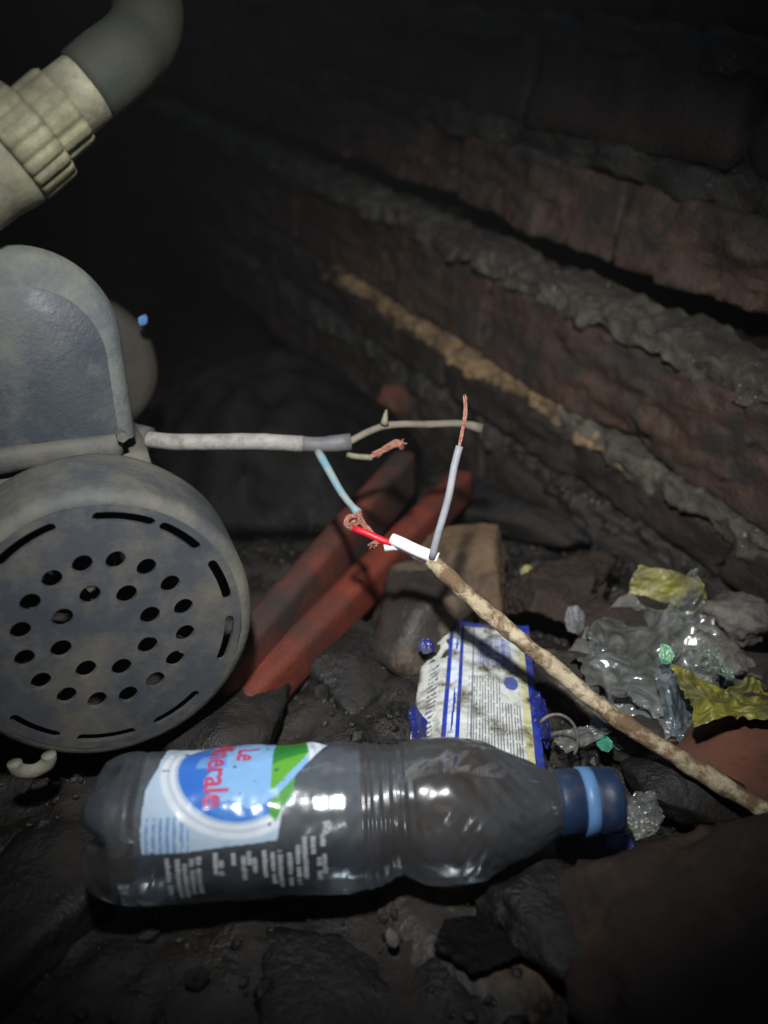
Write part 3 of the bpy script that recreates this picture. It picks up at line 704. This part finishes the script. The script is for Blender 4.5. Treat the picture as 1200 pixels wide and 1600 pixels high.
for j in range(nyp+1):
    b = j/nyp
    for i in range(nxp+1):
        a = i/nxp; p = Vector((a*pxl-.0, -b*pyl, 0)); x = p.x - .013 + .030*0 - .006*b + (a-.5)*.006*b
        puff = .0035*(math.sin(math.pi*min(1, max(0, a)))**.5)*(min(1, b*6))**.5
        z = puff - .002 + .0022*noise.fractal(p*28, 1, 2, 4) + .0011*abs(noise.noise(p*90+Vector((3, 0, 0)))) - .006*max(0, .2-a)*4
        v.append((x, p.y+.002*noise.noise(p*40), z)); cols.append(paint_pack(a, b))
for j in range(nyp):
    for i in range(nxp):
        a, b = (i+.5)/nxp, (j+.5)/nyp
        if a < .19-b*1.1+.04*noise.noise(Vector((a*9, b*9, 2))): continue    # torn corner
        q = j*(nxp+1)+i; f.append((q, q+nxp+1, q+nxp+2, q+1))
nf = len(v)
for (q, w4, e, r) in list(f): pass
pk = printed('snack_pouch', v, f, cols, M['print_pack'], None); pk.matrix_world = PK
sm = pk.modifiers.new('thick', 'SOLIDIFY'); sm.thickness = .0006; sm.offset = -1
tag(pk, 'crinkled blue and cream printed pouch with barcode half under the bottle', 'packet')

# ------------------------------------------------------------------ stones
def stone(px, py, z, size, seed, m, label, rot=0, cat='stone', planes=11, amp=.06, name='stone', group='stones on the pit floor', tilt=(0, 0), sub=4):
    bm = rock(size, seed, planes, sub, amp); o = frombm(name, bm, m); o.location = G(px, py, z); o.rotation_euler = (tilt[0], tilt[1], rot)
    return tag(o, label, cat, group)
stone(722, 876, .016, (.082, .066, .054), 6, M['tan'], 'tan stone under the end of the muddy cable, its top dry and pale', rot=-.95, planes=8, amp=.06, sub=5)
stone(662, 952, .012, (.066, .085, .052), 9, M['greystone'], 'grey stone with pale mud patches between the tan stone and the pouch', rot=.3, planes=9)
stone(622, 1090, -.017, (.056, .066, .026), 15, M['darkstone'], 'small dark stone left of the blue pouch', rot=.5)
stone(1150, 1500, .004, (.150, .125, .070), 21, M['brownstone'], 'large smooth brown stone in the lower right corner', rot=.35, planes=10, amp=.12, sub=5)
stone(1200, 1170, .014, (.080, .060, .052), 25, M['redstone'], 'red-brown broken brick under the yellow-green film at the right edge', rot=.2, name='brick_bat', cat='brick')
stone(735, 1500, -.020, (.055, .085, .034), 31, M['greystone'], 'grey gritty stone below the middle of the bottle', rot=.35)
stone(540, 1560, -.024, (.085, .070, .030), 33, M['darkstone'], 'flat black stone at the bottom edge left of the gritty grey stone', rot=-.3)
stone(40, 1450, -.016, (.06, .15, .034), 37, M['darkstone'], 'long dark stone left of the bottle base', rot=-.5, planes=8)
stone(1010, 1150, .006, (.045, .036, .026), 41, M['greystone'], 'small grey stone behind the blue bottle cap', rot=.4)
stone(905, 1075, .004, (.050, .055, .030), 43, M['greystone'], 'flat grey stone between the pouch and the clear bag', rot=.8)
stone(870, 930, .012, (.075, .065, .045), 45, M['brownstone'], 'brown lump of mud and stone right of the tan stone', rot=.5, planes=8, amp=.16, sub=5)
stone(985, 985, .008, (.085, .045, .036), 47, M['brownstone'], 'brown stone half covered by the clear bag', rot=.35, amp=.16, sub=5)
stone(1060, 1230, .004, (.050, .040, .030), 49, M['darkstone'], 'dark stone beneath the muddy cable right of the cap', rot=.2)
stone(800, 800, .012, (.13, .045, .036), 51, M['darkstone'], 'long dark stone at the foot of the wall behind the tan stone', rot=-.9)
stone(615, 632, .030, (.05, .035, .05), 53, M['redstone'], 'red brick chip behind the bent brown wire core', rot=.3, name='brick_chip', cat='brick')
stone(1155, 970, .020, (.036, .030, .028), 55, M['foam'], 'pale grey pitted lump right of the clear bag', rot=.3, amp=.22, planes=6)
stone(1130, 1030, .022, (.030, .028, .024), 57, M['foam'], 'smaller grey pitted lump above the lower yellow-green film', rot=1.1, amp=.24, planes=6)
stone(1185, 1050, .018, (.024, .024, .020), 59, M['greystone'], 'grey pebble at the right edge above the yellow-green film', rot=.7)
stone(345, 1122, -.002, (.085, .066, .044), 71, M['darkstone'], 'added dark lump standing for the shade over the batten ends between pump and bottle', rot=.3, planes=9)  # added lump: hides batten ends that should fade into shade
stone(560, 1040, -.010, (.050, .10, .034), 73, M['darkstone'], 'dark wet slab between the orange batten and the grey stone', rot=-.25, planes=8)
stone(860, 1420, .000, (.06, .05, .026), 65, M['darkstone'], 'dark wet lump under the neck of the bottle', rot=.1, amp=.15)

# black rubber sheet heaped between the pump and the wall
v, f = [], []
N = 90; rc = Vector((-.11, .74, 0))
for j in range(N+1):
    for i in range(N+1):
        x, y = (i/N*2-1), (j/N*2-1); r = math.hypot(x, y*1.05)
        p = Vector((x, y, 0)); z = .105*max(0, 1-r**2.2)
        ang = math.hypot(x-.5, y+.9); z += .006*math.sin(ang*26+2*noise.noise(p*1.8))*max(0, 1-r*.8) + .010*noise.fractal(p*2.5, 1, 2, 4)
        v.append((x*.155, y*.17, z-.014))
for j in range(N):
    for i in range(N): a = j*(N+1)+i; f.append((a, a+1, a+N+2, a+N+1))
o = mesh('rubber_sheet', v, f, M['sheet']); o.location = rc; tag(o, 'heap of black rubber sheet with curved folds behind the pump lead', 'rubber sheet')

# ------------------------------------------------------------------ litter
def scrap(name, px, py, z, sx, sy, seed, m, label, cat='scrap', amp=.006, rot=0, tilt=(0, 0), n=40, folds=9, outline=.25, bend=0, group='litter on the pit floor', thick=.0002):
    v, f = crumple(sx, sy, n, seed, amp, folds, outline, bend); o = mesh(name, v, f, m, smooth=n > 30)
    if m in (M['clear'], M['clear_blue']): thick = 0
    o.location = G(px, py, z); o.rotation_euler = (tilt[0], tilt[1], rot)
    if thick:
        s = o.modifiers.new('thick', 'SOLIDIFY'); s.thickness = thick
    return tag(o, label, cat, group)
scrap('plastic_bag', 1022, 1040, .024, .125, .115, 3, M['clear'], 'crumpled clear plastic bag beside the muddy cable', 'plastic bag', amp=.032, rot=.5, tilt=(.25, -.1), n=120, folds=24)
scrap('plastic_film', 1085, 1110, .022, .050, .060, 8, M['clear_blue'], 'bluish plastic film at the near side of the clear bag', amp=.020, tilt=(.4, .1), n=70, folds=16)
scrap('plastic_film', 1000, 1120, .016, .055, .04, 9, M['clear'], 'flat clear film tucked under the middle of the muddy cable', amp=.010, tilt=(.3, .1), n=60, folds=12)
scrap('plastic_film', 1045, 928, .026, .072, .044, 13, M['yellow'], 'crumpled yellow-green film above the clear bag at the foot of the wall', amp=.010, tilt=(.7, .1), rot=-.2, n=50, folds=12)
scrap('plastic_film', 1155, 1095, .036, .066, .050, 17, M['yellow'], 'larger yellow-green film draped over the broken brick', amp=.034, tilt=(.4, -.2), rot=.1, n=80, folds=20, outline=.35)
scrap('plastic_film', 1075, 965, .026, .050, .045, 53, M['clear'], 'glinting clear film just under the upper yellow-green film', amp=.020, tilt=(.5, .2), rot=.4, n=70, folds=16)
scrap('plastic_film', 950, 1020, .018, .060, .045, 61, M['clear'], 'thin clear film between the muddy cable and the green chip', amp=.018, tilt=(.35, .1), rot=.7, n=70, folds=16)
scrap('plastic_film', 1075, 1045, .034, .040, .050, 63, M['clear'], 'glossy clear fold standing on the right half of the clear bag', amp=.022, tilt=(.8, .3), rot=-.4, n=70, folds=16)
scrap('plastic_scrap', 825, 892, .022, .013, .010, 19, M['yellow'], 'small yellow-green scrap right of the tan stone', amp=.003, tilt=(.6, 0), n=16, folds=5)
scrap('plastic_scrap', 1041, 1022, .045, .0085, .011, 21, M['green'], 'bright green chip on top of the clear bag', amp=.002, tilt=(.9, 0), n=14, folds=4, outline=.15)
scrap('plastic_scrap', 1112, 1030, .034, .016, .015, 23, M['mint'], 'pale green film right of the clear bag', amp=.005, tilt=(.8, 0), n=24, folds=7)
scrap('plastic_scrap', 1130, 1048, .036, .018, .009, 24, M['mint'], 'pale green strip above the larger yellow-green film', amp=.005, tilt=(.6, .2), n=24, folds=7)
scrap('plastic_scrap', 944, 1160, .014, .0085, .010, 27, M['teal'], 'teal chip just above the blue cap', amp=.002, tilt=(.6, 0), n=14, folds=4, outline=.12)
scrap('plastic_scrap', 898, 968, .020, .014, .020, 29, M['greyscrap'], 'grey plastic tab lying left of the clear bag', amp=.003, tilt=(.8, .1), n=18, folds=4, outline=.1)
scrap('plastic_scrap', 996, 905, .020, .008, .005, 31, M['white'], 'white scrap left of the upper yellow-green film', amp=.003, tilt=(.7, .3), n=14, folds=4)
scrap('plastic_scrap', 970, 1314, .004, .013, .009, 33, M['blue'], 'bright blue scrap below the bottle cap', amp=.002, tilt=(.4, .1), n=16, folds=4)
scrap('plastic_film', 1010, 1278, .012, .020, .022, 35, M['clear'], 'small crumpled clear film at the end of the bottle cap', amp=.009, tilt=(.5, .2), n=34, folds=11)
scrap('plastic_film', 905, 1150, .012, .034, .022, 37, M['clear'], 'wet clear film between the pouch and the teal chip', amp=.008, tilt=(.4, 0), n=40, folds=12)
scrap('plastic_scrap', 612, 1465, .000, .006, .007, 39, M['foam'], 'off-white scrap on the dark stones below the bottle waist', amp=.003, tilt=(.4, 0), n=12, folds=4)
scrap('plastic_film', 745, 1460, .000, .045, .035, 41, M['sheet'], 'dark glossy film on the gritty grey stone', amp=.007, tilt=(.2, 0), n=40, folds=12)
scrap('plastic_scrap', 668, 1010, .020, .010, .014, 43, M['blue'], 'blue scrap at the torn corner of the pouch', amp=.003, tilt=(.4, .2), n=14, folds=5)
scrap('plastic_film', 655, 1135, .010, .012, .034, 45, M['blue'], 'torn blue flap at the left edge of the pouch', amp=.005, tilt=(.2, -.3), n=30, folds=8)
scrap('plastic_film', 843, 1120, .008, .016, .045, 47, M['blue'], 'blue flap at the right edge of the pouch', amp=.006, tilt=(.2, .3), n=30, folds=8)
v, f = crumple(.010, .010, 14, 51, .003); o = mesh('plastic_scrap', v, f, M['cap_band'], smooth=False); o.scale = (.7, .7, .7); o.location = D(224, 500, .51); o.rotation_euler = (1.1, 0, 0)
tag(o, 'light blue scrap behind the terminal box of the pump', 'scrap', 'litter on the pit floor')
c = G(868, 1158, .022)
pts = [c + Vector((.0105*math.cos(R(a)), .004*math.sin(R(a)), .0125*math.sin(R(a)))) for a in range(-30, 150, 15)]
v, f = tube(pts, .0008, 8, .0015, .2); tag(mesh('plastic_ring', v, f, M['foam']), 'broken pale plastic ring standing behind the bottle shoulder', 'ring')
# grit
def grit(name, n, seed, lo, hi, m, box, label, z0=0):
    rng = random.Random(seed); bm = bmesh.new()
    for i in range(n):
        x, y = rng.uniform(*box[0]), rng.uniform(*box[1]); r = rng.uniform(lo, hi)*rng.random()**.5
        mt = Matrix.Translation((x, y, gz(x, y)+r*.35)) @ Matrix.Rotation(rng.uniform(0, 6), 4, (rng.random()+.1, rng.random(), rng.random())) @ Matrix.Diagonal((r, r*rng.uniform(.6, 1), r*rng.uniform(.45, .8), 1))
        bmesh.ops.create_icosphere(bm, subdivisions=1, radius=1, matrix=mt)
    o = frombm(name, bm, m, smooth=False); return tag(o, label, 'gravel', kind='stuff')
grit('gravel', 3500, 1, .0006, .0036, M['gravel'], ((-.25, .30), (.12, .62)), 'dark wet grit scattered over the whole pit floor')
grit('rubble', 420, 2, .003, .009, M['darkstone'], ((-.25, .30), (.12, .70)), 'dark broken rubble bits between the stones')
grit('rubble', 260, 3, .002, .009, M['greystone'], ((.05, .26), (.28, .55)), 'grey rubble bits round the clear bag and cable')

# ------------------------------------------------------------------ added haze that lifts the blacks like lens flare
bm = bmesh.new(); bmesh.ops.create_cube(bm, size=1, matrix=Matrix.Translation((0, .5, .2)) @ Matrix.Diagonal((5.4, 5.4, 3.4, 1)))
hz = frombm('haze', bm, None, None, smooth=False); hz['kind'] = 'stuff'; tag(hz, 'thin added haze lifting the blacks across the pit', 'haze', kind='stuff')
hm = bpy.data.materials.new('black_lift_haze'); hm.use_nodes = True; hn = hm.node_tree.nodes; hn.remove(hn['Principled BSDF'])
pv = hn.new('ShaderNodeVolumePrincipled'); pv.inputs['Density'].default_value = .0095; pv.inputs['Color'].default_value = (.9, .93, .95, 1)
hm.node_tree.links.new(pv.outputs[0], hn['Material Output'].inputs['Volume']); hz.data.materials.append(hm)
